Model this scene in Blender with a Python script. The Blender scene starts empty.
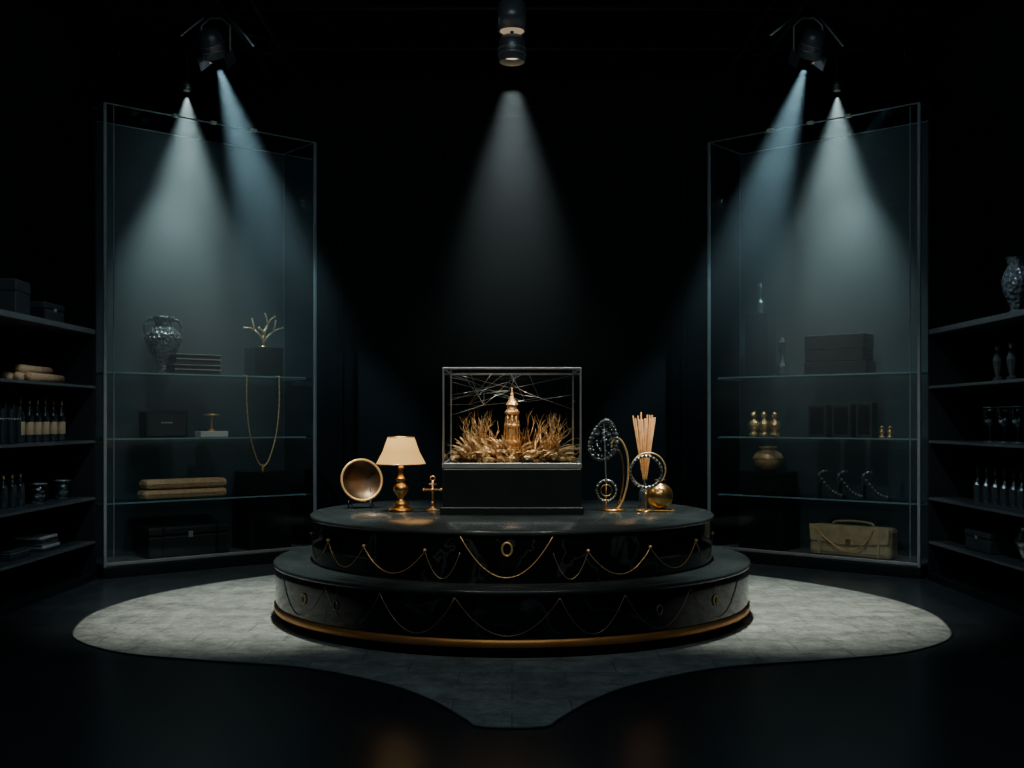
import bpy, bmesh, math, random
from mathutils import Vector, Matrix
random.seed(7)
S=bpy.context.scene
PI=math.pi

# ------------------------------------------------------------ materials
def nmat(name):
    m=bpy.data.materials.new(name); m.use_nodes=True
    nt=m.node_tree; b=nt.nodes['Principled BSDF']
    return m,nt,b
def mat(name,col,rough=.4,metal=0.0,var=.25,scale=8.0,bump=0.0,bscale=60.0,emit=None,estr=0,spec=None,coat=0):
    m,nt,b=nmat(name)
    tc=nt.nodes.new('ShaderNodeTexCoord')
    n=nt.nodes.new('ShaderNodeTexNoise'); n.inputs['Scale'].default_value=scale; n.inputs['Detail'].default_value=5
    nt.links.new(tc.outputs['Object'],n.inputs['Vector'])
    r=nt.nodes.new('ShaderNodeValToRGB')
    r.color_ramp.elements[0].position=.3; r.color_ramp.elements[1].position=.7
    r.color_ramp.elements[0].color=[c*(1-var) for c in col]+[1]
    r.color_ramp.elements[1].color=[min(1,c*(1+var)) for c in col]+[1]
    nt.links.new(n.outputs['Fac'],r.inputs['Fac']); nt.links.new(r.outputs['Color'],b.inputs['Base Color'])
    b.inputs['Roughness'].default_value=rough; b.inputs['Metallic'].default_value=metal
    if spec is not None: b.inputs['Specular IOR Level'].default_value=spec
    if coat: b.inputs['Coat Weight'].default_value=coat
    if bump:
        v=nt.nodes.new('ShaderNodeTexVoronoi'); v.inputs['Scale'].default_value=bscale
        nt.links.new(tc.outputs['Object'],v.inputs['Vector'])
        bp=nt.nodes.new('ShaderNodeBump'); bp.inputs['Strength'].default_value=bump; bp.inputs['Distance'].default_value=.02
        nt.links.new(v.outputs['Distance'],bp.inputs['Height']); nt.links.new(bp.outputs['Normal'],b.inputs['Normal'])
    if emit:
        b.inputs['Emission Color'].default_value=list(emit)+[1]; b.inputs['Emission Strength'].default_value=estr
    return m
def tile_mat(name,c1,c2,mortar,bw,rh,rough,bump=.3,spec=.5,rot=0,msize=.006,mott=(.6,1.15),bs=30,bd=.01):
    m,nt,b=nmat(name)
    tc=nt.nodes.new('ShaderNodeTexCoord'); mp=nt.nodes.new('ShaderNodeMapping')
    mp.inputs['Rotation'].default_value=(0,0,rot)
    nt.links.new(tc.outputs['Object'],mp.inputs['Vector'])
    br=nt.nodes.new('ShaderNodeTexBrick'); br.inputs['Scale'].default_value=1
    br.inputs['Brick Width'].default_value=bw; br.inputs['Row Height'].default_value=rh
    br.inputs['Mortar Size'].default_value=msize
    br.inputs['Color1'].default_value=(*c1,1); br.inputs['Color2'].default_value=(*c2,1); br.inputs['Mortar'].default_value=(*mortar,1)
    nt.links.new(mp.outputs[0],br.inputs['Vector'])
    n=nt.nodes.new('ShaderNodeTexNoise'); n.inputs['Scale'].default_value=5; n.inputs['Detail'].default_value=12; n.inputs['Roughness'].default_value=.8
    nt.links.new(tc.outputs['Object'],n.inputs['Vector'])
    r=nt.nodes.new('ShaderNodeMapRange'); r.inputs[1].default_value=.35; r.inputs[2].default_value=.65; r.inputs[3].default_value=mott[0]; r.inputs[4].default_value=mott[1]
    nt.links.new(n.outputs['Fac'],r.inputs[0])
    mx=nt.nodes.new('ShaderNodeVectorMath'); mx.operation='SCALE'
    nt.links.new(br.outputs['Color'],mx.inputs[0]); nt.links.new(r.outputs[0],mx.inputs['Scale'])
    nt.links.new(mx.outputs[0],b.inputs['Base Color'])
    n2=nt.nodes.new('ShaderNodeTexNoise'); n2.inputs['Scale'].default_value=bs; n2.inputs['Detail'].default_value=8
    nt.links.new(tc.outputs['Object'],n2.inputs['Vector'])
    bp=nt.nodes.new('ShaderNodeBump'); bp.inputs['Strength'].default_value=bump; bp.inputs['Distance'].default_value=bd
    nt.links.new(n2.outputs['Fac'],bp.inputs['Height']); nt.links.new(bp.outputs['Normal'],b.inputs['Normal'])
    b.inputs['Roughness'].default_value=rough; b.inputs['Specular IOR Level'].default_value=spec
    return m
def marble(name,base,vein,rough):
    m,nt,b=nmat(name)
    tc=nt.nodes.new('ShaderNodeTexCoord')
    n=nt.nodes.new('ShaderNodeTexNoise'); n.inputs['Scale'].default_value=1.3; n.inputs['Detail'].default_value=8; n.inputs['Distortion'].default_value=1.6
    nt.links.new(tc.outputs['Object'],n.inputs['Vector'])
    r=nt.nodes.new('ShaderNodeValToRGB'); e=r.color_ramp.elements
    e[0].position=.485; e[0].color=(*base,1); e[1].position=.515; e[1].color=(*base,1)
    k=e.new(.5); k.color=(*vein,1)
    nt.links.new(n.outputs['Fac'],r.inputs['Fac']); nt.links.new(r.outputs['Color'],b.inputs['Base Color'])
    b.inputs['Roughness'].default_value=rough
    return m
def glass_mat(name,tint=(.93,.97,.98),mx=.9,rough=.03,base=.02):
    m=bpy.data.materials.new(name); m.use_nodes=True; nt=m.node_tree; nt.nodes.clear()
    o=nt.nodes.new('ShaderNodeOutputMaterial'); t=nt.nodes.new('ShaderNodeBsdfTransparent'); g=nt.nodes.new('ShaderNodeBsdfGlossy')
    t.inputs[0].default_value=(*tint,1); g.inputs['Color'].default_value=(.8,.9,.95,1); g.inputs['Roughness'].default_value=rough
    lw=nt.nodes.new('ShaderNodeLayerWeight'); lw.inputs['Blend'].default_value=.25
    mr=nt.nodes.new('ShaderNodeMapRange'); mr.inputs[3].default_value=base; mr.inputs[4].default_value=mx
    nt.links.new(lw.outputs['Fresnel'],mr.inputs[0])
    s=nt.nodes.new('ShaderNodeMixShader'); nt.links.new(mr.outputs[0],s.inputs[0]); nt.links.new(t.outputs[0],s.inputs[1]); nt.links.new(g.outputs[0],s.inputs[2])
    nt.links.new(s.outputs[0],o.inputs[0]); return m
def emis(name,col,st):
    m=bpy.data.materials.new(name); m.use_nodes=True; nt=m.node_tree; nt.nodes.clear()
    o=nt.nodes.new('ShaderNodeOutputMaterial'); e=nt.nodes.new('ShaderNodeEmission'); e.inputs[0].default_value=(*col,1); e.inputs[1].default_value=st
    nt.links.new(e.outputs[0],o.inputs[0]); return m

M_wall=mat('wall_black_teal',(.0065,.0098,.0122),.85,var=.12,scale=2,spec=.25)
M_ceil=mat('ceiling_black',(.004,.005,.006),.95,var=.1,spec=.1)
M_floor=tile_mat('dark_floor_tile',(.017,.023,.028),(.025,.031,.037),(.008,.010,.012),1.2,.6,.27,.10)
M_inlay=tile_mat('pale_slate_tile',(.25,.27,.25),(.33,.35,.32),(.13,.145,.135),.62,.31,.6,1.0,msize=.004,mott=(.40,1.35),bs=12,bd=.05)
M_edge=mat('inlay_edge',(.05,.055,.055),.5)
M_marble=marble('black_marble',(.005,.006,.007),(.035,.046,.05),.08)
M_slate=mat('slate_top',(.030,.040,.042),.20,var=.3,scale=4)
M_blk=mat('black_lacquer',(.006,.009,.011),.3,var=.2)
M_blkm=mat('black_matte',(.010,.014,.017),.6,var=.2)
M_box=mat('charcoal_box',(.026,.035,.040),.45,var=.2)
M_page=mat('page_edge',(.35,.37,.36),.7)
M_gold=mat('gold_metal',(.76,.47,.17),.30,1,var=.12)
M_goldr=mat('antique_gold',(.72,.46,.21),.40,.85,var=.35,scale=25,bump=.3,bscale=50)
M_dio=mat('bronze_gold_coral',(.66,.42,.20),.40,.65,var=.5,scale=25,bump=.3,bscale=50)
M_pot=mat('tan_glazed_pot',(.55,.36,.18),.38,.25,var=.3,scale=14)
M_bronze=mat('dark_bronze',(.11,.07,.04),.4,.8,var=.2)
M_brass_band=mat('brass_band',(.72,.32,.09),.42,.6,var=.1)
M_chain=mat('chain_gold',(.78,.53,.25),.4,.7,var=.1)
M_chaind=mat('chain_dark',(.36,.29,.19),.4,.6,var=.1)
M_silver=mat('silver_metal',(.60,.65,.67),.35,.9,var=.1)
M_frame=mat('frame_steel',(.38,.43,.45),.45,.7,var=.1)
M_bead=mat('dark_bead',(.18,.21,.22),.2,.8,var=.3,scale=30)
M_cer=mat('textured_ceramic',(.13,.16,.17),.3,.4,var=.4,scale=20,bump=.9,bscale=28)
M_vback=mat('vitrine_back',(.042,.060,.067),.7,var=.08,scale=1.5)
M_leather=mat('beige_leather',(.50,.40,.23),.45,var=.2,scale=12,bump=.2,bscale=150)
M_fabric=mat('tan_fabric',(.54,.35,.19),.75,var=.2,scale=30,bump=.3,bscale=90)
M_reed=mat('reed_wood',(.48,.22,.07),.55,var=.25,scale=30)
M_dglass=mat('dark_glass',(.03,.04,.045),.08,0,var=.1,spec=.9,coat=.6)
M_label=mat('bottle_label',(.50,.36,.20),.6,var=.15)
M_crystal=mat('crystal_dark',(.36,.42,.44),.15,.65,var=.6,scale=40,bump=.8,bscale=70)
M_shade=mat('lamp_shade',(.45,.28,.09),.8,var=.05,emit=(1,.51,.12),estr=.66)
M_white=mat('white_base',(.6,.6,.57),.5,var=.05)
M_can=mat('fixture_steel',(.20,.215,.225),.38,.6,var=.1)
M_truss=mat('truss_black',(.02,.022,.025),.6,.2,var=.1)
M_glass=glass_mat('clear_glass',base=.03)
M_vglass=glass_mat('vitrine_glass',tint=(.92,.97,.98),mx=.5,base=.012)
M_shelfg=glass_mat('shelf_glass',tint=(.72,.80,.82),mx=.9,base=.06,rough=.08)
M_gob=glass_mat('goblet_glass',tint=(.80,.86,.88),mx=1.0,base=.12,rough=.05)
M_edgeg=mat('glass_edge',(.20,.34,.37),.3,.1,var=.1)
M_lens=emis('lens_cool',(.75,.92,1),6)
M_lensw=emis('lens_warm',(1,.72,.42),1.2)
M_led=emis('led_small',(1,.9,.75),.8)
M_ledw=emis('led_ring_warm',(1,.75,.5),.35)

# ------------------------------------------------------------ builder
class B:
    def __init__(s,name): s.n=name; s.bm=bmesh.new(); s.m=[]
    def mi(s,m):
        if m not in s.m: s.m.append(m)
        return s.m.index(m)
    def add(s,b2,m,smooth,M=None):
        if M is not None: bmesh.ops.transform(b2,matrix=M,verts=b2.verts)
        i=s.mi(m)
        for f in b2.faces: f.material_index=i; f.smooth=smooth
        me=bpy.data.meshes.new('t'); b2.to_mesh(me); b2.free(); s.bm.from_mesh(me); bpy.data.meshes.remove(me)
    def box(s,c,d,m,bev=.006,M=None):
        b=bmesh.new(); bmesh.ops.create_cube(b,size=1)
        bmesh.ops.scale(b,vec=d,verts=b.verts); 
        if bev: bmesh.ops.bevel(b,geom=b.edges[:],offset=min(bev,min(d)*.45),segments=2,affect='EDGES',profile=.5)
        bmesh.ops.translate(b,vec=c,verts=b.verts); s.add(b,m,False,M)
    def lathe(s,prof,m,c=(0,0,0),seg=36,M=None,smooth=True,closed=True):
        b=bmesh.new(); rows=[]
        for r,z in prof:
            if r<1e-5: rows.append([b.verts.new((c[0],c[1],c[2]+z))])
            else: rows.append([b.verts.new((c[0]+r*math.cos(2*PI*i/seg),c[1]+r*math.sin(2*PI*i/seg),c[2]+z)) for i in range(seg)])
        for a,q in zip(rows,rows[1:]):
            for i in range(seg):
                j=(i+1)%seg
                if len(a)==1 and len(q)==1: continue
                if len(a)==1: b.faces.new((a[0],q[j],q[i]))
                elif len(q)==1: b.faces.new((a[i],a[j],q[0]))
                else: b.faces.new((a[i],a[j],q[j],q[i]))
        bmesh.ops.recalc_face_normals(b,faces=b.faces); s.add(b,m,smooth,M)
    def tube(s,pts,r,m,seg=8,closed=False,M=None):
        pts=[Vector(p) for p in pts]; n=len(pts); R=r if isinstance(r,(list,tuple)) else [r]*n
        b=bmesh.new(); rings=[]; N=None
        for i,p in enumerate(pts):
            if closed: t=pts[(i+1)%n]-pts[i-1]
            else: t=pts[min(i+1,n-1)]-pts[max(i-1,0)]
            if t.length<1e-9: t=Vector((0,0,1))
            t.normalize()
            if N is None:
                N=t.orthogonal().normalized()
            else:
                N=N-t*N.dot(t)
                if N.length<1e-6: N=t.orthogonal()
                N.normalize()
            Q=t.cross(N)
            rings.append([b.verts.new(p+(N*math.cos(2*PI*k/seg)+Q*math.sin(2*PI*k/seg))*R[i]) for k in range(seg)])
        for i in range(n if closed else n-1):
            a,q=rings[i],rings[(i+1)%n]
            for k in range(seg):
                l=(k+1)%seg; b.faces.new((a[k],a[l],q[l],q[k]))
        if not closed:
            b.faces.new(rings[0][::-1]); b.faces.new(rings[-1])
        bmesh.ops.recalc_face_normals(b,faces=b.faces); s.add(b,m,True,M)
    def ball(s,c,r,m,sc=(1,1,1),sub=2,smooth=True,jit=0):
        b=bmesh.new(); bmesh.ops.create_icosphere(b,subdivisions=sub,radius=r)
        for v in b.verts:
            if jit: v.co*=1+random.uniform(-jit,jit)
            v.co=Vector((v.co.x*sc[0]+c[0],v.co.y*sc[1]+c[1],v.co.z*sc[2]+c[2]))
        s.add(b,m,smooth)
    def ring(s,c,R,r,m,axis='y',seg=32,sx=1,sz=1,M=None):
        P=[]
        for i in range(seg):
            a=2*PI*i/seg; x,y=R*math.cos(a)*sx,R*math.sin(a)*sz
            P.append((c[0]+x,c[1],c[2]+y) if axis=='y' else ((c[0]+x,c[1]+y,c[2]) if axis=='z' else (c[0],c[1]+x,c[2]+y)))
        s.tube(P,r,m,closed=True,M=M)
    def prism(s,poly,y0,y1,m,M=None,bev=0,axis='y'):
        b=bmesh.new()
        if axis=='y': a=[b.verts.new((x,y0,z)) for x,z in poly]; q=[b.verts.new((x,y1,z)) for x,z in poly]
        else: a=[b.verts.new((x,z,y0)) for x,z in poly]; q=[b.verts.new((x,z,y1)) for x,z in poly]
        n=len(poly); b.faces.new(a); b.faces.new(q[::-1])
        for i in range(n): b.faces.new((a[i],q[i],q[(i+1)%n],a[(i+1)%n]))
        bmesh.ops.recalc_face_normals(b,faces=b.faces)
        if bev: bmesh.ops.bevel(b,geom=b.edges[:],offset=bev,segments=2,affect='EDGES')
        s.add(b,m,False,M)
    def quad(s,a,b_,c,d,m):
        b=bmesh.new(); b.faces.new([b.verts.new(p) for p in (a,b_,c,d)]); s.add(b,m,False)
    def done(s,loc=(0,0,0),rz=0,M=None):
        me=bpy.data.meshes.new(s.n); s.bm.to_mesh(me); s.bm.free()
        for m in s.m: me.materials.append(m)
        o=bpy.data.objects.new(s.n,me); S.collection.objects.link(o)
        if M is not None: o.matrix_world=M
        else: o.location=loc; o.rotation_euler=(0,0,rz)
        return o
def rotM(axis,a): return Matrix.Rotation(a,4,axis)
def T(*v): return Matrix.Translation(v)

# ------------------------------------------------------------ room shell
WX=4.5; YB=12.85; YF=-1.5; H=5.5
def slab(name,c,d,m):
    b=B(name); b.box((0,0,0),d,m,bev=0); return b.done(c)
slab('floor',(0,(YB+YF)/2,-.05),(2*WX+.4,YB-YF+.4,.1),M_floor)
slab('ceiling',(0,(YB+YF)/2,H+.05),(2*WX+.4,YB-YF+.4,.1),M_ceil)
slab('wall_back',(0,YB+.1,H/2),(2*WX+.4,.2,H),M_wall)
slab('wall_front',(0,YF-.1,H/2),(2*WX+.4,.2,H),M_wall)
slab('wall_left',(-WX-.1,(YB+YF)/2,H/2),(.2,YB-YF,H),M_wall)
slab('wall_right',(WX+.1,(YB+YF)/2,H/2),(.2,YB-YF,H),M_wall)
b=B('trim_1')   # shallow back wall panels
for x in (-2.0,2.0): b.box((x,YB-.02,H/2),(.06,.04,H),M_wall,bev=.01)
for x in (-1.5,1.5): b.box((x,YB-.006,2.6),(.9,.012,4.9),M_wall,bev=.004)
b.box((0,YB-.006,2.6),(1.9,.012,4.9),M_wall,bev=.004)
b.done()
slab('baseboard_back',(0,YB-.08,.06),(4.6,.03,.12),M_blkm)

# pale inlay
half=[(-.15,5.36),(-.235,5.5),(-.44,5.89),(-.75,6.27),(-1.28,6.65),(-1.9,6.84),(-2.5,7.06),(-2.96,7.48),(-3.16,7.98),(-3.24,8.6),(-3.12,9.3),(-2.78,10.0),(-2.2,10.7),(-1.5,11.2),(-.7,11.5)]
pts=half+[(0,11.58)]+[(-x,y) for x,y in half[::-1]]
def catmull(P,k=6,closed=True):
    out=[];n=len(P)
    for i in range(n if closed else n-1):
        p=[Vector(P[(i+j)%n]) if closed else Vector(P[max(0,min(n-1,i+j))]) for j in (-1,0,1,2)]
        for s in range(k):
            t=s/k
            out.append(.5*((2*p[1])+(p[2]-p[0])*t+(2*p[0]-5*p[1]+4*p[2]-p[3])*t*t+(-p[0]+3*p[1]-3*p[2]+p[3])*t**3))
    if not closed: out.append(Vector(P[-1]))
    return out
poly=[(p.x,p.y) for p in catmull(pts)]
b=B('floor_inlay'); b.prism(poly,0.0,.006,M_inlay,axis='z')
b.tube([(x,y,.004) for x,y in poly],.006,M_edge,seg=6,closed=True)
b.done()

# ------------------------------------------------------------ podium
PY=8.7; R1=1.83; R2=1.557; Z1=.435; Z2=.78
b=B('tiered_display_podium')
b.lathe([(0,0.006),(R1-.035,0.006),(R1-.035,.07),(R1-.01,.072)],M_blk,seg=160)
b.lathe([(R1-.02,.072),(R1+.008,.076),(R1+.010,.095),(R1+.008,.122),(R1-.01,.126)],M_brass_band,seg=160)
b.lathe([(R1-.004,.126),(R1,.135),(R1,Z1-.035)],M_marble,seg=160)
b.lathe([(R1,Z1-.035),(R1+.014,Z1-.03),(R1+.014,Z1-.008),(R1+.004,Z1),(R2-.02,Z1)],M_slate,seg=160)
b.lathe([(R2-.004,Z1),(R2,Z1+.01),(R2,Z2-.035)],M_marble,seg=160)
b.lathe([(R2,Z2-.035),(R2+.014,Z2-.03),(R2+.014,Z2-.008),(R2+.004,Z2),(0,Z2)],M_slate,seg=160)
def th(px,R):
    k=(px-512)/1100; a=0
    for _ in range(30): a=math.asin(max(-.99,min(.99,k*(PY-R*math.cos(a))/R)))
    return a
def cyl(a,z,R): return (R*math.sin(a),-R*math.cos(a),z)
def swag(a0,a1,z0,zn,R,r,m,n=24):
    P=[]
    for i in range(n+1):
        t=i/n; P.append(cyl(a0+(a1-a0)*t,zn+(z0-zn)*(2*t-1)**2,R+r*1.2))
    b.tube(P,r,m,seg=6)
def stud(a,z,R,m,r=.013):
    p=cyl(a,z,R+.004); b.ball(p,r,m,sub=2)
swag(th(460,R2),th(553,R2),.745,.475,R2,.0038,M_chain)
U=[-1.35,-1.0,th(364,R2),th(425,R2)]
U2=[th(588,R2),th(650,R2),1.0,1.35]
for L in (U,U2):
    for i in range(len(L)-1): swag(L[i],L[i+1],.635,.475,R2,.0028,M_chain)
    for a in L: stud(a,.64,R2,M_chain)
swag(U[-1],th(460,R2),.635,.46,R2,.0024,M_chaind); swag(th(553,R2),U2[0],.635,.46,R2,.0024,M_chaind)
def emblem(a,z,R,rx=.032,rz=.043,t=.0075,m=None):
    P=[]
    for i in range(24):
        q=2*PI*i/24; P.append(cyl(a+rx*math.cos(q)/R,z+rz*math.sin(q),R+.008))
    b.tube(P,t,m or M_chain,seg=6,closed=True)
emblem(th(507,R2),.66,R2)
Lo=[th(p,R1) for p in (283,325,380,455,560,625,690,738)]
for i in range(len(Lo)-1): swag(Lo[i],Lo[i+1],.385,.15,R1,.0022,M_chaind)
for px in (304,715): emblem(th(px,R1),.27,R1,.024,.034,.0055,M_chain)
for px in (336,659): emblem(th(px,R1),.27,R1,.022,.030,.004,M_chaind)
b.done((0,PY,0))

# plinth + glass case
CY=8.86; CW=1.04
b=B('display_plinth')
b.box((0,0,.03),(CW+.05,CW+.05,.06),M_blk,.008)
b.box((0,0,.205),(CW+.01,CW+.01,.29),M_blk,.008)
b.done((0,CY,Z2+.001))
ZC=Z2+.352
b=B('glass_display_case')
h=CW/2; hz=.76
b.box((0,-h,.022),(CW,.022,.04),M_silver,.004); b.box((0,h,.022),(CW,.022,.04),M_silver,.004)
b.box((-h,0,.022),(.022,CW,.04),M_silver,.004); b.box((h,0,.022),(.022,CW,.04),M_silver,.004)
b.box((0,0,.01),(CW-.03,CW-.03,.015),M_blkm,0)
for x in (-h,h):
    for y in (-h,h): b.box((x,y,hz/2+.02),(.014,.014,hz-.04),M_silver,.003)
for y in (-h,h): b.box((0,y,hz),(CW,.014,.016),M_silver,.003)
for x in (-h,h): b.box((x,0,hz),(.014,CW,.016),M_silver,.003)
for y in (-h,h): b.quad((-h,y,.04),(h,y,.04),(h,y,hz),(-h,y,hz),M_glass)
for x in (-h,h): b.quad((x,-h,.04),(x,h,.04),(x,h,hz),(x,-h,hz),M_glass)
b.quad((-h,-h,hz),(h,-h,hz),(h,h,hz),(-h,h,hz),M_glass)
b.done((0,CY,ZC))

# golden diorama
b=B('golden_coral_diorama')
tw=[(0,0),(.10,0),(.10,.03),(.075,.05),(.07,.14),(.085,.15),(.085,.165),(.06,.175),(.055,.27),(.075,.28),(.078,.295),(.05,.31),(.045,.37),(.07,.385),(.072,.40),(.05,.415),(.045,.45),(.06,.46),(.03,.50),(.014,.53),(.018,.545),(.005,.56),(.004,.60),(0,.605)]
tw=[(r*.85,z) for r,z in tw]
b.lathe(tw,M_dio,c=(0,.0,.02),seg=12,smooth=False)
for k in range(8):
    a=2*PI*k/8
    b.tube([(.068*math.cos(a),.068*math.sin(a),.04),(.057*math.cos(a),.057*math.sin(a),.30),(.042*math.cos(a),.042*math.sin(a),.44)],.007,M_goldr,seg=5)
for k in range(190):
    x=random.uniform(-.47,.47); y=random.uniform(-.42,.42)
    b.ball((x,y,.03+random.random()*.07*(1.3-abs(x)*2)),random.uniform(.014,.045),M_dio,sc=(1.3,1.2,random.uniform(.6,1.1)),sub=1,smooth=False,jit=.2)
def branch(p,d,L,r,depth):
    P=[p]; R=[r]; q=p.copy(); dd=d.copy()
    for i in range(4):
        dd=(dd+Vector((random.uniform(-.28,.28),random.uniform(-.28,.28),random.uniform(-.1,.22)))).normalized()
        q=q+dd*L/4
        q.x=max(-.49,min(.49,q.x)); q.y=max(-.47,min(.47,q.y)); q.z=min(.6,max(.03,q.z))
        P.append(q.copy()); R.append(r*(1-.17*(i+1)))
    b.tube(P,R,M_dio,seg=5)
    if depth>0:
        for j in range(3):
            i=random.choice([2,3,4])
            nd=(dd+Vector((random.uniform(-.9,.9),random.uniform(-.7,.7),random.uniform(-.1,.8)))).normalized()
            branch(P[i].copy(),nd,L*.62,R[i]*.8,depth-1)
for sx in (-1,1):
    for k in range(9):
        x=sx*random.uniform(.10,.38); y=random.uniform(-.36,.32)
        branch(Vector((x,y,.04)),Vector((sx*random.uniform(-.2,.55),random.uniform(-.2,.2),1)).normalized(),.24-.14*(abs(x)-.1),.016,2)
def blade(x,y,ang,L,w,yaw,m):
    n=7; bb=bmesh.new(); rows=[]
    for i in range(n):
        t=i/(n-1); a=ang*(.35+.9*t); c=Vector((math.sin(a)*L*t,0,math.cos(a)*L*t)); ww=w*math.sin(PI*(.12+.88*(1-t)))*(1-t*.3) if i<n-1 else .0008
        c=rotM('Z',yaw)@c; rows.append([bb.verts.new(c+Vector((x,y,.03))+Vector((0,ww,0)) ),bb.verts.new(c+Vector((x,y,.03))+Vector((math.cos(a)*ww*.6,0,ww*.5))),bb.verts.new(c+Vector((x,y,.03))-Vector((0,ww,0)))])
    for a_,c_ in zip(rows,rows[1:]):
        for k in (0,1): bb.faces.new((a_[k],a_[k+1],c_[k+1],c_[k]))
    b.add(bb,m,True)
for k in range(230):
    x=random.uniform(-.36,.36); sx=1 if x>0 else -1
    blade(x,random.uniform(-.40,.25),sx*random.uniform(.1,1.15),random.uniform(.10,.28),random.uniform(.018,.042),random.uniform(-1.1,1.1),M_dio)
for k in range(16):   # driftwood twigs near the floor
    x=random.uniform(-.42,.28); y=random.uniform(-.46,-.2)
    b.tube([(x,y,.06),(x+.07,y+.01,.09+random.random()*.03),(x+.16,y,.07+random.random()*.06)],[.010,.009,.003],M_dio,seg=5)
rw=random.Random(11)   # irregular web of fine wires
nodes=[Vector((rw.uniform(-.36,.36),rw.uniform(-.25,.3),rw.uniform(.47,.68))) for _ in range(9)]
for nd in nodes:
    sx=1 if nd.x>0 else -1
    b.tube([(sx*.495,rw.uniform(-.45,.45),rw.uniform(.35,.72)),nd],.0012,M_silver,seg=4)
    b.tube([nd,(nd.x+rw.uniform(-.2,.2),nd.y,.735)],.0011,M_silver,seg=4)
    for o_ in rw.sample(nodes,2):
        if (o_-nd).length>.02: b.tube([nd,(nd+o_)/2-Vector((0,0,.012)),o_],.0011,M_silver,seg=4)
for sx in (-1,1):
    b.tube([(sx*.49,.3*sx,.725),(0,0,.61)],.0012,M_silver,seg=4)
b.done((0,CY,ZC+.012))

# ------------------------------------------------------------ podium-top objects
# bronze dish
b=B('bronze_dish_on_stand')
M0=T(0,0,.225)@rotM('Z',math.radians(22))@rotM('X',math.radians(78))
b.lathe([(0,-.05),(.07,-.045),(.13,-.02),(.168,.02),(.176,.022)],M_blk,M=M0,seg=48)
b.lathe([(.176,.022),(.178,.028),(.168,.032),(.158,.026)],M_chain,M=M0,seg=48)
b.lathe([(.158,.026),(.125,-.004),(.07,-.028),(0,-.034)],M_bronze,M=M0,seg=48)
for sx in (-1,1):
    b.tube([(sx*.09,-.09,.012),(sx*.085,-.02,.05),(sx*.07,.05,.20),(sx*.05,.09,.26)],.006,M_blk)
    b.tube([(sx*.09,-.09,.012),(sx*.088,-.1,.05),(sx*.088,-.085,.07)],.006,M_blk)
    b.tube([(sx*.085,-.02,.05),(sx*.09,.12,.008)],.006,M_blk)
b.tube([(-.09,.0,.05),(.09,.0,.05)],.005,M_blk)
b.done((-1.235,9.0,Z2))
# lamp
b=B('table_lamp')
b.lathe([(0,0),(.098,0),(.10,.012),(.09,.022),(.06,.03),(.055,.045),(.07,.055),(.045,.07),(.026,.09),(.024,.11),(.040,.13),(.058,.16),(.060,.185),(.045,.21),(.026,.225),(.030,.24),(.046,.25),(.030,.262),(.020,.285),(.018,.33),(.026,.34),(.018,.35),(.014,.40),(0,.40)],M_gold)
b.lathe([(.012,.40),(.020,.41),(.030,.44),(.034,.47),(.02,.50),(0,.505)],M_lensw,seg=16)
b.lathe([(.197,.372),(.145,.47),(.105,.585),(.101,.585),(.142,.47),(.193,.372)],M_shade,seg=48)
b.ring((0,0,.372),.195,.004,M_gold,axis='z',seg=48); b.ring((0,0,.586),.103,.004,M_gold,axis='z',seg=48)
for a in (0,2.09,4.19): b.tube([(0,0,.40),(.06*math.cos(a),.06*math.sin(a),.52),(.102*math.cos(a),.102*math.sin(a),.58)],.0025,M_gold,seg=5)
b.done((-.878,8.7,Z2))
# cross
b=B('gold_cross_ornament')
b.lathe([(0,0),(.055,0),(.055,.008),(.03,.015),(.012,.03),(.009,.05),(.016,.06),(.008,.07)],M_goldr)
b.tube([(0,0,.05),(0,0,.24)],.008,M_goldr); b.tube([(-.065,0,.165),(.065,0,.165)],.008,M_goldr)
for p in ((-.068,0,.165),(.068,0,.165),(0,0,.165)): b.ball(p,.015,M_goldr)
b.ring((0,0,.255),.018,.005,M_goldr,seg=18); b.tube([(-.03,0,.21),(.03,0,.21)],.006,M_goldr)
b.done((-.63,8.75,Z2))
# beaded necklace stand
b=B('beaded_necklace_stand')
b.lathe([(0,0),(.10,0),(.105,.008),(.09,.016),(0,.018)],M_gold,c=(.02,0,0))
def leaf(w,hh,zc,xc,n,r):
    for i in range(n):
        a=2*PI*i/n; x=w*math.sin(a)*(1-.22*math.cos(a)); z=hh*math.cos(a)
        b.ball((xc+x+z*.12,random.uniform(-.01,.01),zc+z),r*random.uniform(.8,1.25),M_bead,sub=1,smooth=True)
leaf(.105,.155,.56,-.05,30,.019); leaf(.085,.125,.56,-.05,22,.011)
for k in range(34):
    a=random.uniform(0,2*PI); q=random.random()**.5*.85
    b.ball((-.05+.08*q*math.sin(a),0,.56+.11*q*math.cos(a)),.012,M_bead,sub=1)
b.tube([(-.05,0,.70),(-.04,0,.5),(-.035,0,.30),(-.03,0,.24)],.005,M_silver)
b.ring((-.03,0,.16),.078,.008,M_silver,sz=1.05); b.ring((-.03,0,.16),.045,.005,M_gold)
for i in range(16):
    a=2*PI*i/16; b.ball((-.03+.078*math.cos(a),-.008,.16+.082*math.sin(a)),.012,M_bead,sub=1)
b.tube([(-.03,0,.24),(-.035,0,.015)],.005,M_gold)
P=[(.06,0,.01),(.10,0,.08),(.135,0,.2),(.145,0,.33),(.135,0,.45),(.10,0,.54),(.06,0,.575),(.02,0,.55),(0.01,0,.5)]
b.tube([tuple(p) for p in catmull(P,5,False)],.008,M_chain)
P=[(.05,.03,.01),(.085,.03,.1),(.11,.03,.25),(.10,.03,.40),(.07,.03,.48),(.03,.03,.47)]
b.tube([tuple(p) for p in catmull(P,5,False)],.006,M_gold)
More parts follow.
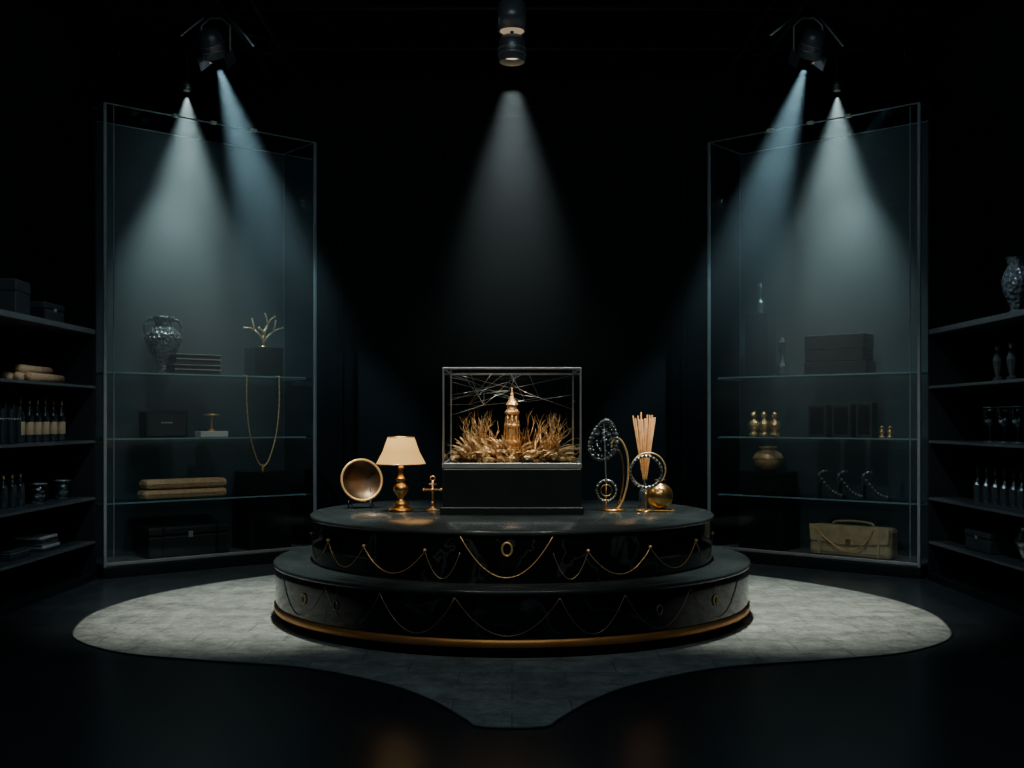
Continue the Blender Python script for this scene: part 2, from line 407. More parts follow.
b.done((.78,8.75,Z2))
# reed diffuser
b=B('reed_diffuser')
b.lathe([(0,0),(.045,0),(.05,.01),(.05,.13),(.04,.16),(.02,.18),(.018,.23),(.024,.235),(.024,.245),(.015,.245)],M_dglass)
for k in range(15):
    xt=-.10+.19*k/14; 
    b.tube([(-xt*.15,random.uniform(-.015,.015),.03),(xt*.12,.0,.24),(xt,random.uniform(-.05,.05),.72+random.uniform(0,.07))],.0062,M_reed,seg=6)
b.done((1.075,8.90,Z2))
b=B('gold_globe_vase')
b.box((-.04,0,.007),(.30,.14,.014),M_gold,.004)
prof=[(0,.016)]+[(.104*math.sin(a),.118-.104*math.cos(a)) for a in [PI*i/20 for i in range(2,18)]]+[(.04,.222),(.035,.235),(.045,.245),(.04,.25),(.028,.245),(.025,.22)]
b.lathe(prof,M_gold,seg=40)
b.done((1.17,8.70,Z2))
b=B('jewelled_bangle_on_stem')
b.lathe([(0,0),(.035,0),(.035,.01),(.008,.018)],M_gold)
b.tube([(0,0,.01),(0,0,.20)],.006,M_gold)
b.ring((0,0,.315),.122,.010,M_silver,seg=40)
b.ring((0.02,0.01,.33),.135,.006,M_chain,seg=40)
for i in range(26):
    a=2*PI*i/26; b.ball((.122*math.cos(a),-.012,.315+.122*math.sin(a)),.012,M_bead,sub=1,smooth=False)
b.done((1.045,8.58,Z2))

# ------------------------------------------------------------ vitrines
ANG=math.atan2(1.5,1.72); cx,sx_=math.cos(ANG),math.sin(ANG); VL=2.28; VD=.7; VH=4.5
def vpt(side,u,v,z=0):
    x=-3.85+cx*u-sx_*v; y=10.4+sx_*u+cx*v
    return Vector((x if side<0 else -x,y,z))
def vu(px,v):
    k=(px-512)/1100; Ax=-3.85-sx_*v; Ay=10.4+cx*v
    return (k*Ay-Ax)/(cx-sx_*k)
def slot(side,p0,p1,v):
    """u-centre, width, world xy, yaw on a shelf"""
    if side>0: p0,p1=1023-p1,1023-p0
    u0,u1=vu(p0,v),vu(p1,v); u=(u0+u1)/2; p=vpt(side,u,v)
    return p,u1-u0,(ANG if side<0 else -ANG),p.y/1100
SH=[.125,.703,1.324,1.965]
for side in (-1,1):
    b=B('glass_vitrine')
    def W(u,v,z): return (u,v,z) if side<0 else (VL-u,v,z)
    b.box((VL/2,VD/2,.055),(VL+.04,VD+.04,.11),M_blk,.01)
    b.box((VL/2,VD/2,.115),(VL-.02,VD-.02,.012),M_can,0)
    b.box((VL/2,VD-.01,VH/2+.05),(VL,.03,VH-.12),M_vback,.0)
    for u in (0,VL):
        for v in (0,VD): b.box((u,v,VH/2+.05),(.03,.03,VH-.1),M_frame,.004)
    for v in (0,VD): b.box((VL/2,v,VH),(VL,.014,.014),M_frame,.003)
    for u in (0,VL): b.box((u,VD/2,VH),(.014,VD,.014),M_frame,.003)
    b.box((VL/2,0,.13),(VL,.022,.03),M_frame,.003)
    b.box((W(.09,0,0)[0],.01,VH/2+.05),(.010,.010,VH-.12),M_frame,.002)
    b.quad((.015,0,.14),(VL-.015,0,.14),(VL-.015,0,VH),(.015,0,VH),M_vglass)
    for u in (0,VL): b.quad((u,.015,.12),(u,VD-.02,.12),(u,VD-.02,VH),(u,.015,VH),M_vglass)
    for z in SH[1:]:
        b.box((VL/2,.37,z-.008),(VL-.10,.52,.014),M_shelfg,0)
        b.box((VL/2,.108,z-.008),(VL-.10,.006,.014),M_edgeg,0)
        for u in (.05,VL-.05):
            b.box((u,.37,z-.02),(.03,.5,.01),M_frame,0)
    for u in (.7,1.1,1.55): b.box((W(u,0,0)[0],.0,VH+.005),(.06,.05,.03),M_white,.004)
    if side<0: b.done(vpt(-1,0,0),ANG)
    else: b.done(vpt(1,VL,0),-ANG)

def blockv(name,side,p0,p1,z,ph,v=.33,d=.26,m=M_blk,bev=.008):
    p,w,yaw,k=slot(side,p0,p1,v); w=max(.05,w-.25*d)
    b=B(name); hh=ph*k; b.box((0,0,hh/2),(w,d,hh),m,bev); b.done((p.x,p.y,z),yaw); return p,w,yaw,k,hh
Zc=.122
# ---- left
side=-1
p,w,yaw,k=slot(side,146,180,.40)
b=B('amphora_vase')
b.lathe([(0,0),(.075,0),(.08,.02),(.05,.04),(.045,.07),(.09,.15),(.145,.24),(.175,.33),(.172,.40),(.13,.465),(.085,.49),(.078,.52),(.105,.555),(.112,.585),(.09,.58),(.06,.54)],M_cer,seg=40)
for q in (-1,1):
    b.tube([tuple(x) for x in catmull([(q*.165,0,.38),(q*.195,0,.45),(q*.18,0,.53),(q*.13,0,.56),(q*.08,0,.54)],4,False)],.014,M_cer)
for i in range(20):
    a=2*PI*i/20; b.ball((.172*math.cos(a),.172*math.sin(a),.36),.02,M_cer,sub=1)
b.done((p.x,p.y,SH[3]),yaw)
p,w,yaw,k=slot(side,170,217,.22)
b=B('stacked_books')
for i,(dx,ww) in enumerate(((0,w),(.01,w*.96))):
    z0=i*.105
    b.box((dx,0,z0+.006),(ww,.2,.012),M_box,.003); b.box((dx,0,z0+.086),(ww,.2,.012),M_box,.003)
    b.box((dx,.004,z0+.046),(ww-.02,.18,.07),M_blkm,0); b.box((dx,-.099,z0+.046),(ww*.98,.004,.008),M_page,0)
    b.box((dx,-.10,z0+.093),(ww,.003,.006),M_page,0)
b.done((p.x,p.y,SH[3]),yaw)
p,w,yaw,k,hh=blockv('black_pedestal',side,247,280,SH[3],29)
b=B('gold_coral_branch'); 
def cor(p_,d,L,r,n):
    q=p_+d*L; mid=(p_+q)/2+Vector((random.uniform(-.01,.01),0,.01)); b.tube([p_,mid,q],[r,r*.85,r*.7],M_chain,seg=6)
    if n==0: b.ball(q,r*1.3,M_chain,sub=1); return
    for sg in (-1,1):
        a=sg*random.uniform(.35,.7); dd=(rotM('Y',a)@d); dd.y+=random.uniform(-.25,.25); cor(q,dd.normalized(),L*.75,r*.75,n-1)
b.lathe([(0,0),(.05,0),(.045,.015),(.015,.03)],M_gold)
cor(Vector((0,0,.02)),Vector((0,0,1)),.12,.018,1); 
for a in (-.75,.8): cor(Vector((0,0,.07)),(rotM('Y',a)@Vector((0,0,1))),.16,.014,1)
cor(Vector((0,0,.1)),(rotM('Y',.3)@Vector((0,0,1))),.16,.013,1)
b.done((p.x,p.y,SH[3]+hh),yaw)
# shelf2
p,w,yaw,k=slot(side,139,187,.3)
b=B('presentation_box'); b.box((0,0,.13),(w-.06,.16,.26),M_blk,.01); b.box((0,-.082,.13),(w-.1,.004,.22),M_box,.002); b.box((.0,-.086,.15),(.12,.003,.015),M_page,0); b.box((0,0,.20),(w-.055,.165,.005),M_blkm,0)
b.done((p.x,p.y,SH[2]),yaw)
p,w,yaw,k=slot(side,197,226,.3)
b=B('gold_tee_stand'); b.box((0,0,.03),(w*.95,.14,.06),M_white,.008); b.lathe([(.012,.06),(.012,.22)],M_chain,seg=16); b.lathe([(0,.215),(.08,.22),(.085,.235),(0,.245)],M_chain); b.lathe([(.04,.06),(.035,.07),(.014,.085)],M_chain)
b.done((p.x,p.y,SH[2]),yaw)
p,w,yaw,k=slot(side,246,280,.06)
b=B('gold_chain_necklace')
zt=1.955; hw=w/2-.01; zb=.98
for q in (-1,1):
    P=catmull([(q*hw,0,zt),(q*hw,0,zt-.3),(q*hw*.8,0,zt-.62),(q*hw*.35,0,zb+.1),(0,0,zb+.03)],10,False)
    b.tube([tuple(x) for x in P],.006,M_chain,seg=6)
    for x in P[::2]: b.ball(x,.010,M_chain,sub=1)
    b.tube([(q*hw,0,zt-.01),(q*hw,.0,zt+.008),(q*hw,.08,zt+.012)],.004,M_chain)
b.ball((0,0,zb),.03,M_gold,sc=(.8,.5,1.2)); b.ring((0,0,zb+.04),.014,.004,M_gold)
b.done((p.x,p.y,0),yaw)
# shelf3
p,w,yaw,k=slot(side,137,226,.28)
b=B('rolled_textiles')
for i,(z,dx) in enumerate(((.055,0),(.155,.01))):
    L=w-.06-(.02*i)
    b.box((dx,0,z),(L,.22,.09),M_fabric,.04); 
    for e in (-1,1): b.ring((dx+e*(L/2-.012),0,z),.035,.006,M_fabric,axis='x',seg=16)
    b.box((dx,-.108,z),(L*.9,.006,.004),M_bronze,0)
b.done((p.x,p.y,SH[1]),yaw)
blockv('black_pedestal',side,238,287,SH[1],23,v=.36,d=.34)
blockv('black_pedestal',side,238,287,Zc,49,v=.36,d=.34)
p,w,yaw,k=slot(side,138,226,.34)
b=B('black_trunk'); W_=w-.08
b.box((0,0,.11),(W_,.34,.21),M_blkm,.015); b.box((0,0,.265),(W_+.01,.35,.085),M_blkm,.02)
b.box((0,-.176,.225),(.05,.012,.06),M_frame,.003)
for q in (-1,1): b.box((q*W_*.33,-.174,.16),(.03,.008,.29),M_blk,.002)
b.tube([(-.09,0,.308),(-.08,0,.33),(.08,0,.33),(.09,0,.308)],.008,M_blk)
b.done((p.x,p.y,Zc),yaw)
# ---- right
side=1
p,w,yaw,k,hh=blockv('black_pedestal',side,746,773,SH[3],63,v=.36,d=.2,m=M_blk)
b=B('crystal_decanter'); b.lathe([(0,0),(.04,0),(.045,.01),(.045,.12),(.03,.15),(.016,.17),(.014,.21),(.03,.22),(.03,.27),(.04,.29),(.03,.33),(0,.34)],M_bead,seg=10,smooth=False); b.done((p.x,p.y,SH[3]+hh),yaw)
p,w,yaw,k=slot(side,775,788,.25)
b=B('perfume_bottle'); b.lathe([(0,0),(.06,0),(.065,.02),(.055,.10),(.03,.15),(.018,.19),(.022,.20),(.015,.21),(.03,.26),(.03,.33),(.045,.35),(.02,.40),(0,.41)],M_bead,seg=12,smooth=False); b.done((p.x,p.y,SH[3]),yaw)
b=B('stacked_gift_boxes'); p,w,yaw,k=slot(side,805,874,.33)
for i,(dx,ww,z,hh) in enumerate(((0,w-.08,0,.13),(-.01,w-.12,.135,.115),(-.01,w-.11,.255,.15))):
    b.box((dx,0,z+hh/2),(ww,.26,hh),M_blkm,.008); b.box((dx,0,z+hh-.035),(ww+.008,.268,.004),M_box,0)
b.done((p.x,p.y,SH[3]),yaw)
p,w,yaw,k=slot(side,745,782,.26)
b=B('bronze_bust_trio')
for i in range(3):
    x=(i-1)*.125; 
    b.lathe([(0,0),(.05,0),(.052,.03),(.03,.05),(.05,.08),(.062,.12),(.05,.16),(.022,.175),(.02,.19)],M_goldr,c=(x,0,0),seg=16)
    b.ball((x,0,.225),.038,M_goldr,sc=(.9,1,1.2)); b.ball((x,-.036,.222),.009,M_goldr,sub=1)
    b.ball((x,.01,.262),.03,M_bronze,sc=(1,1,.6)); b.ball((x-.035,0,.13),.024,M_goldr); b.ball((x+.035,0,.13),.024,M_goldr)
b.done((p.x,p.y,SH[2]),yaw)
for (a0,a1,ph) in ((808,830,32),(832,854,33),(856,876,35)):
    p,w,yaw,k=slot(side,a0,a1,.34); hh=ph*k
    b=B('dark_frame_box'); b.box((0,0,hh/2),(w-.04,.14,hh),M_box,.008)
    b.box((0,-.072,hh/2),(w-.09,.006,hh-.06),M_blk,.002); b.done((p.x,p.y,SH[2]),yaw)
for c0 in (881,889):
    p,w,yaw,k=slot(side,c0-4,c0+4,.2)
    b=B('miniature_figurine'); b.lathe([(0,0),(.032,0),(.032,.015),(.014,.03),(.028,.06),(.01,.085)],M_goldr,seg=14); b.ball((0,0,.10),.02,M_goldr); b.done((p.x,p.y,SH[2]),yaw)
blockv('black_pedestal',side,742,793,Zc,49,v=.36,d=.34)
p,w,yaw,k,hh=blockv('black_pedestal',side,742,793,SH[1],23,v=.36,d=.34)
b=B('tan_ginger_jar')
b.lathe([(0,0),(.07,0),(.11,.03),(.155,.09),(.165,.14),(.14,.19),(.09,.22),(.07,.225),(.07,.24),(.095,.25),(.095,.262),(.04,.27),(0,.272)],M_pot,seg=40)
b.ring((0,0,.14),.166,.005,M_chain,axis='z',seg=40)
b.done((p.x,p.y,SH[1]+hh+.001),yaw)
for i,(c0,fl) in enumerate(((829,1),(849,1),(874,1))):
    p,w,yaw,k=slot(side,c0-11,c0+11,.26)
    b=B('crystal_high_heel')
    prof=[(.15,0),(.06,0),(.0,.02),(-.05,.10),(-.085,.14),(-.10,.14),(-.107,0),(-.122,0),(-.132,.155),(-.128,.23),(-.105,.245),(-.08,.19),(-.03,.15),(.03,.085),(.09,.06),(.145,.035),(.16,.012)]
    prof=[(x*fl,z*1.1) for x,z in prof]
    b.prism(prof,-.04,.04,M_bead,bev=.004)
    for t in range(9):
        q=t/8; b.ball((fl*(.14-.24*q),-.041,.04+.20*q**1.8),.012,M_silver,sub=1,smooth=False)
    b.tube([(-fl*.11,-.035,.25),(-fl*.05,-.04,.28),(-fl*.03,0,.27),(-fl*.05,.04,.28),(-fl*.11,.035,.25)],.007,M_silver)
    b.done((p.x,p.y,SH[1]),yaw)
p,w,yaw,k=slot(side,809,898,.3)
b=B('leather_handbag'); W_=w-.08; hh=.31
b.box((0,0,hh/2),(W_,.22,hh),M_leather,.045)
b.prism([(-W_/2+.01,hh+.004),(W_/2-.01,hh+.004),(W_/2-.02,.15),(0,.115),(-W_/2+.02,.15)],-.122,-.108,M_leather,bev=.003)
b.box((0,-.128,.16),(.05,.015,.05),M_gold,.005)
for q in (-1,1): b.box((q*W_*.36,-.118,.15),(.03,.016,.27),M_leather,.003)
b.tube([tuple(x) for x in catmull([(-W_*.25,0,hh-.01),(-W_*.22,0,hh+.03),(0,0,hh+.045),(W_*.22,0,hh+.03),(W_*.25,0,hh-.01)],5,False)],.012,M_leather)
P=catmull([(-W_*.42,-.12,.29),(-W_*.25,-.135,.16),(0,-.14,.06),(W_*.2,-.135,.14),(W_*.3,-.13,.28)],8,False)
b.tube([tuple(x) for x in P],.005,M_chain,seg=6)
for x in P[::2]: b.ball(x,.009,M_chain,sub=1)
b.done((p.x,p.y,Zc),yaw)

# ------------------------------------------------------------ side shelving
SX=3.9; WS=[.37,.78,1.31,1.82,2.35]
for side in (-1,1):
    b=B('wall_shelving_unit')
    for z in WS:
        t=.055 if z==2.35 else .028
        b.box((0,0,z-t/2),(WX-SX-.01,4.6,t),M_box,.004)
        b.box((-side*((WX-SX)/2-.004),0,z-t/2),(.006,4.6,t*.8),M_can,.001)
    b.box((0,0,.035),(WX-SX-.01,4.6,.07),M_blk,.004)
    b.box((0,2.31,2.2),(WX-SX-.01,.04,4.4),M_wall,.004)
    b.box((side*(WX-SX)/2-side*.012,0,2.2),(.015,4.6,4.4),M_wall,0)
    b.done((side*(SX+WX)/2,8.0,0))
def wy(px,x):  # distance along the shelf
    return abs(x)*1100/abs(px-512)
def wp(side,px,x): return (side*x,wy(px,x))
def bottle(name,side,px,x,z,hs=1,m=M_dglass,label=True):
    X,Y=wp(side,px,x); b=B(name)
    b.lathe([(0,0),(.036,0),(.038,.01),(.038,.20),(.03,.24),(.014,.27),(.013,.33),(.016,.335),(.016,.35),(0,.352)],m,seg=20)
    if label: b.lathe([(.0385,.06),(.0388,.061),(.0388,.16),(.0385,.161)],M_label,seg=20)
    b.lathe([(.0165,.30),(.017,.352),(0,.354)],M_gold,seg=16)
    o=b.done((X,Y,z)); o.scale=(1,1,hs); return o
for px in (20,29,37,45,53,61): bottle('wine_bottle',-1,px,4.12,WS[2],1.08)
b=B('row_of_books')
for i in range(9): b.box((0,-i*.05,.14+.012*((i*7)%3)),(.2,.042,.28+.024*((i*7)%3)),[M_box,M_blk,M_blkm][i%3],.004); b.box((.101,-i*.05,.2),(.002,.03,.012),M_page,0)
b.done((-4.12,wy(8,4.12),WS[2]))
X,Y=wp(-1,7,4.12); b=B('storage_box'); b.box((0,0,.14),(.3,.34,.28),M_blkm,.01); b.box((0,0,.23),(.31,.35,.1),M_blkm,.01); b.done((X,Y-.05,WS[4]),.1)
X,Y=wp(-1,40,4.14); b=B('jewellery_case'); b.box((0,0,.055),(.26,.42,.11),M_blk,.008); b.box((0,0,.14),(.27,.43,.06),M_blkm,.012); b.box((.135,0,.11),(.01,.05,.03),M_frame,.002); b.done((X,Y,WS[4]))
X,Y=wp(-1,40,4.13); b=B('rolled_scarves')
for i in range(3): b.tube([(-.05+.09*(i-1)*.9,-.36+.03*i,.045),(-.05+.09*(i-1)*.9,.36,.045)],.042,M_fabric,seg=16)
b.tube([(-.05,-.3,.115),(-.05,.3,.115)],.04,M_fabric,seg=16)
b.done((X,Y,WS[3]))
def goblet(name,side,px,x,z,sc=1,m=M_gob):
    X,Y=wp(side,px,x); b=B(name)
    b.lathe([(0,0),(.05,0),(.05,.006),(.012,.014),(.008,.03),(.008,.11),(.02,.13),(.055,.16),(.068,.21),(.062,.27),(.055,.30),(.052,.30),(.058,.27),(.062,.21),(.05,.165),(0,.135)],m,seg=24)
    b.ring((0,0,.30),.054,.003,M_silver,axis='z',seg=24); b.ring((0,0,.005),.05,.003,M_silver,axis='z',seg=24)
    o=b.done((X,Y,z)); o.scale=(sc,sc,sc); return o
def tumbler(name,side,px,x,z):
    X,Y=wp(side,px,x); b=B(name)
    b.lathe([(0,0),(.055,0),(.075,.03),(.085,.09),(.078,.17),(.074,.17),(.08,.09),(.07,.035),(0,.015)],M_gob,seg=28)
    b.ring((0,0,.17),.076,.004,M_silver,axis='z',seg=28); b.ring((0,0,.006),.055,.005,M_silver,axis='z',seg=28); b.done((X,Y,z))
tumbler('glass_tumbler',-1,38,4.1,WS[1]); tumbler('glass_tumbler',-1,62,4.1,WS[1])
for px in (3,12,20): bottle('dark_jar',-1,px,4.12,WS[1],.8,label=False)
b=B('stack_of_magazines'); X,Y=wp(-1,32,4.13)
for i in range(5): b.box((random.uniform(-.01,.01),random.uniform(-.015,.015),.012+i*.026),(.24,.34,.022),[M_box,M_page,M_can][i%3],.002)
b.done((X,Y+.1,WS[0]))
b=B('flat_case'); X,Y=wp(-1,5,4.13); b.box((0,0,.04),(.26,.36,.08),M_box,.008); b.box((0,0,.055),(.265,.365,.004),M_frame,0); b.done((X,Y,WS[0]))
# right shelves
X,Y=wp(1,1016,4.12); b=B('cut_glass_vase')
b.lathe([(0,0),(.07,0),(.075,.02),(.04,.05),(.05,.09),(.10,.2),(.115,.28),(.09,.36),(.06,.42),(.07,.46),(.09,.48),(.08,.48),(.05,.42)],M_cer,seg=16,smooth=False); b.done((X,Y,WS[4]))
for px in (998,1012):
    X,Y=wp(1,px,4.12); b=B('crystal_statuette')
    b.lathe([(0,0),(.045,0),(.045,.03),(.02,.05),(.035,.12),(.045,.18),(.025,.24),(.015,.26)],M_bead,seg=9,smooth=False); b.ball((0,0,.29),.03,M_bead,smooth=False,sc=(1,1,1.3),sub=1)
    b.done((X,Y,WS[3]))
for px in (990,1004,1018): goblet('crystal_goblet',1,px,4.12,WS[2],1.0,M_gob)
for px in (978,987,996,1005,1014,1022): 
    X,Y=wp(1,px,4.12); b=B('crystal_bottle')
    b.lathe([(0,0),(.035,0),(.04,.02),(.04,.15),(.02,.19),(.013,.21),(.013,.25),(.024,.26),(.02,.31),(0,.325)],M_bead,seg=10,smooth=False); b.done((X,Y,WS[1]))
X,Y=wp(1,992,4.13); b=B('lacquer_case'); b.box((0,0,.06),(.26,.5,.12),M_box,.01); b.box((0,0,.15),(.27,.51,.055),M_box,.012); b.box((-.136,0,.12),(.01,.05,.03),M_frame,.002); b.done((X,Y,WS[0]))
X,Y=wp(1,1020,4.1); b=B('dark_urn'); b.lathe([(0,0),(.05,0),(.04,.03),(.08,.12),(.09,.18),(.06,.24),(.05,.26),(.065,.28)],M_bead,seg=20); b.done((X,Y-.12,WS[0]))

# ------------------------------------------------------------ ceiling rig
def aim(loc,tgt): return (Vector(tgt)-Vector(loc)).to_track_quat('-Z','Y')
def can(name,loc,tgt,r=.11,L=.24,lens=M_lens,yoke=True,flaps=True,double=False):
    b=B(name); q=aim(loc,tgt).to_matrix().to_4x4()
    b.lathe([(r*.9,0),(r,0),(r,L*.75),(r*.8,L),(0,L*1.05)],M_can,M=q,seg=28)
    b.lathe([(r*.9,0),(r*.88,.03),(r*.7,.05)],M_silver,M=q,seg=28)
    b.lathe([(r*.7,.045),(0,.045)],lens,M=q,seg=28)
    for z in (L*.3,L*.5): b.ring((0,0,z),r*1.02,.005,M_silver,axis='z',M=q)
    if double:
        b.lathe([(r*1.02,L*1.2),(r*1.05,L*1.18),(r*1.05,L*2.3),(0,L*2.35)],M_can,M=q,seg=28); b.lathe([(r*1.02,L*1.2),(r*.9,L*1.22)],M_silver,M=q,seg=28); b.lathe([(r*.9,L*1.22),(r*.5,L*1.22),(0,L*1.22)],M_ledw,M=q,seg=28)
    top=H-loc[2]
    if yoke:
        b.tube([(-r*1.2,0,L*.2),(-r*1.2,0,L*1.2),(-r*.5,0,L*1.5),(r*.5,0,L*1.5),(r*1.2,0,L*1.2),(r*1.2,0,L*.2)],.010,M_frame)
        b.tube([(0,0,L*1.5),(0,0,top)],.014,M_truss)
    else: b.tube([(0,0,L*.9),(0,0,top)],.014,M_truss)
    if flaps:
        for s_ in (-1,1):
            b.box((s_*r*1.25,0,-.03),(.006,r*1.7,.12),M_can,.001,M=q)
            b.tube([(s_*.12,.05,.38),(s_*.34,.05,.12+.1*(s_<0))],.011,M_silver)
    b.done(loc)
def spot(name,loc,tgt,P,half,col,blend=.6,rad=.03):
    l=bpy.data.lights.new(name,'SPOT'); l.energy=P; l.spot_size=2*math.radians(half); l.spot_blend=blend; l.color=col; l.shadow_soft_size=rad
    o=bpy.data.objects.new(name,l); S.collection.objects.link(o); o.location=loc; o.rotation_mode='QUATERNION'; o.rotation_quaternion=aim(loc,tgt); return o
def haze(loc,tgt,half,t0,L,D,pw=1.0,name='light_beam_haze',core=.4,ramp=1.3,r0=.2):
    m=bpy.data.materials.new('haze'); m.use_nodes=True; nt=m.node_tree; nt.nodes.clear()
    try: m.cycles.volume_step_rate=4.0
    except Exception: pass
    N=nt.nodes.new; K=nt.links.new
    o=N('ShaderNodeOutputMaterial'); v=N('ShaderNodeVolumeScatter'); v.inputs['Color'].default_value=(.84,.96,1,1); v.inputs['Anisotropy'].default_value=0
    tc=N('ShaderNodeTexCoord'); sp=N('ShaderNodeSeparateXYZ'); K(tc.outputs['Object'],sp.inputs[0])
    cmb=N('ShaderNodeCombineXYZ'); K(sp.outputs[0],cmb.inputs[0]); K(sp.outputs[1],cmb.inputs[1])
    ln=N('ShaderNodeVectorMath'); ln.operation='LENGTH'; K(cmb.outputs[0],ln.inputs[0])
    t=N('ShaderNodeMath'); t.operation='MULTIPLY'; t.inputs[1].default_value=-math.tan(math.radians(half)); K(sp.outputs[2],t.inputs[0])
    rr=N('ShaderNodeMath'); rr.operation='DIVIDE'; K(ln.outputs['Value'],rr.inputs[0]); K(t.outputs[0],rr.inputs[1])
    m1=N('ShaderNodeMapRange'); m1.interpolation_type='SMOOTHSTEP'; m1.inputs[1].default_value=core; m1.inputs[2].default_value=1.0; m1.inputs[3].default_value=1; m1.inputs[4].default_value=0; K(rr.outputs[0],m1.inputs[0])
    m2=N('ShaderNodeMapRange'); m2.inputs[1].default_value=-L; m2.inputs[2].default_value=-t0; m2.inputs[3].default_value=0; m2.inputs[4].default_value=1; K(sp.outputs[2],m2.inputs[0])
    m3=N('ShaderNodeMapRange'); m3.inputs[1].default_value=-t0; m3.inputs[2].default_value=-t0-ramp; m3.inputs[3].default_value=r0; m3.inputs[4].default_value=1; K(sp.outputs[2],m3.inputs[0])
    pwn=N('ShaderNodeMath'); pwn.operation='POWER'; pwn.inputs[1].default_value=pw; K(m2.outputs[0],pwn.inputs[0])
    mu=N('ShaderNodeMath'); mu.operation='MULTIPLY'; K(m1.outputs[0],mu.inputs[0]); K(pwn.outputs[0],mu.inputs[1])
    mv=N('ShaderNodeMath'); mv.operation='MULTIPLY'; K(mu.outputs[0],mv.inputs[0]); K(m3.outputs[0],mv.inputs[1])
    md=N('ShaderNodeMath'); md.operation='MULTIPLY'; md.inputs[1].default_value=D; K(mv.outputs[0],md.inputs[0])
    K(md.outputs[0],v.inputs['Density']); K(v.outputs[0],o.inputs['Volume'])
    b=B(name); tn=math.tan(math.radians(half))
    b.lathe([(0,-t0),(t0*tn,-t0),(L*tn,-L),(0,-L)],m,seg=40)
    return b.done(M=T(*loc)@aim(loc,tgt).to_matrix().to_4x4())

cool=(.52,.84,.96); neut=(.78,.98,.96)
def area(name,loc,tgt,P,sz,col,sy=None):
    l=bpy.data.lights.new(name,'AREA'); l.energy=P; l.size=sz; l.color=col
    o=bpy.data.objects.new(name,l); S.collection.objects.link(o); o.location=loc; o.rotation_mode='QUATERNION'; o.rotation_quaternion=aim(loc,tgt)
def point(name,loc,P,col,r=.03):
    l=bpy.data.lights.new(name,'POINT'); l.energy=P; l.color=col; l.shadow_soft_size=r
    o=bpy.data.objects.new(name,l); S.collection.objects.link(o); o.location=loc
for s_ in (-1,1):
    L1=Vector((s_*3.31,11.2,4.83)); t1=(s_*3.31,11.2,0)
    can('vitrine_downlight',L1+Vector((0,0,.02)),t1,r=.04,L=.10,yoke=False,flaps=False,lens=M_led)
    spot('vitrine_downlight_lamp',L1,t1,370,26,neut,.8,.02)
    haze(L1,t1,26,.05,4.2,.56,1.7,core=.25,r0=.12)
    L2=Vector((s_*2.72,10.1,4.83)); t2=Vector((s_*2.25,11.75,2.4))
    can('theatre_spotlight',L2,t2)
    q=(t2-L2).normalized()
    spot('theatre_spotlight_lamp',L2+q*.02,t2,440,15.5,cool,.7,.03)
    haze(L2,t2,15.5,.12,3.8,.42,1.2,ramp=1.0,r0=.3,core=.25)
    F=(s_*1.5,8.1,5.35); can('floor_wash_downlight',F,(s_*2.3,8.7,0),r=.06,L=.1,yoke=False,flaps=False,lens=M_led)
    spot('floor_wash_lamp',(F[0],F[1],F[2]-.02),(s_*1.9,8.75,0),1550,21,(.98,1,.90),1.0,.1)
    spot('added_shelf_fill',(s_*1.6,7.4,5.2),(s_*4.2,9.3,1.2),270,20,(.74,.90,1),1.0,.15)  # added spot without a fixture, brightens the side shelf items
    spot('added_vitrine_fill',(s_*1.5,8.6,5.3),(s_*3.15,11.3,.8),450,17,(1,.94,.82),1.0,.12)  # unseen warm spot added to lift the vitrine contents from the front
LC=Vector((0,8.7,4.33)); can('ceiling_spotlight',LC,(0,8.7,0),r=.107,L=.2,lens=M_lensw,yoke=False,flaps=False,double=True)
spot('ceiling_spotlight_lamp',LC-Vector((0,0,.02)),(0,8.8,0),170,25,(.88,.98,.97),.7,.05)
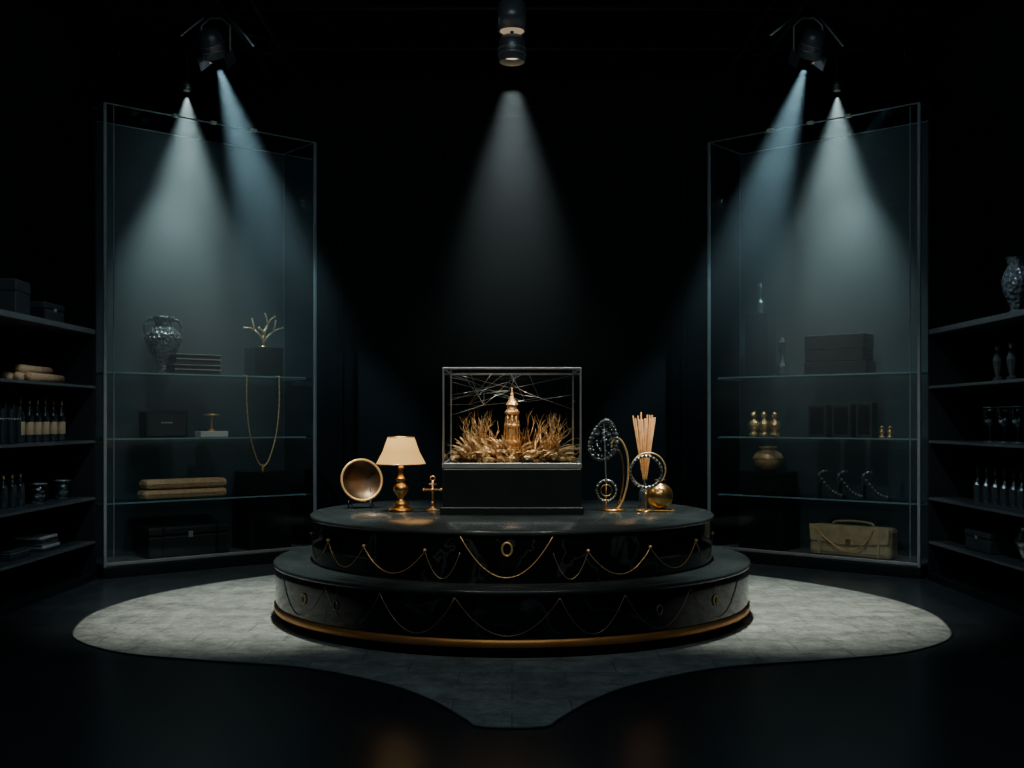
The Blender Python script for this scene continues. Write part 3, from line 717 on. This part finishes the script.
haze(LC,(0,8.7,0),25,.24,2.7,.21,1.5,ramp=.6,r0=.35,core=.25)
for x in (-1.4,1.4): spot('added_front_fill',(x,4.6,5.3),(0,8.2,.6),400,15,(1,.84,.64),1.0,.15)  # added front light for podium chains and gold, no real fixture
area('added_room_fill',(0,4.0,5.3),(0,8,0),50,3.0,(.60,.85,1))  # soft fill added under the ceiling, stands for no real lamp
point('added_rig_fill',(0,6.4,4.95),8,(.85,.92,1),.1)  # point light added to brighten the spotlights and truss, no real source
point('table_lamp_bulb',(-.878,8.7,Z2+.54),2.2,(1,.62,.26),.02)
spot('case_light',(0,CY-.2,ZC+.745),(0,CY,ZC),14,70,(1,.80,.55),1.0,.05)
# ceiling rails
b=B('ceiling_lighting_truss')
for x in (-2.6,-2.3,2.3,2.6): b.tube([(x,6.5,5.2),(x,12.0,5.2)],.022,M_truss)
for y in (8.7,10.1,11.2):
    b.tube([(-4.3,y,5.28),(4.3,y,5.28)],.018,M_truss)
for x in (-2.6,2.3):
    for i in range(9): b.tube([(x,7+.5*i,5.2),(x+.3,7.25+.5*i,5.2)],.01,M_truss)
for x in (-4,-2.45,2.45,4):
    for y in (8.7,11.2): b.tube([(x,y,5.2),(x,y,H)],.012,M_truss)
b.done()
for (x,y) in ((-3.4,12.3),(3.4,12.3),(-1.3,9.9),(1.3,9.9)):
    b=B('recessed_downlight'); b.lathe([(.07,0),(.075,-.01),(.05,-.012),(.045,0)],M_can,seg=24); b.lathe([(.045,-.002),(0,-.002)],M_ledw,seg=24); b.done((x,y,H))

w=bpy.data.worlds.new('world'); S.world=w; w.use_nodes=True
w.node_tree.nodes['Background'].inputs[0].default_value=(.01,.014,.018,1); w.node_tree.nodes['Background'].inputs[1].default_value=.3

c=bpy.data.cameras.new('camera'); co=bpy.data.objects.new('camera',c); S.collection.objects.link(co)
co.location=(0,0,1.5); co.rotation_euler=(PI/2,0,0); c.sensor_width=36; c.lens=36*1100/1024; c.shift_y=36/1024; c.clip_end=100
S.camera=co
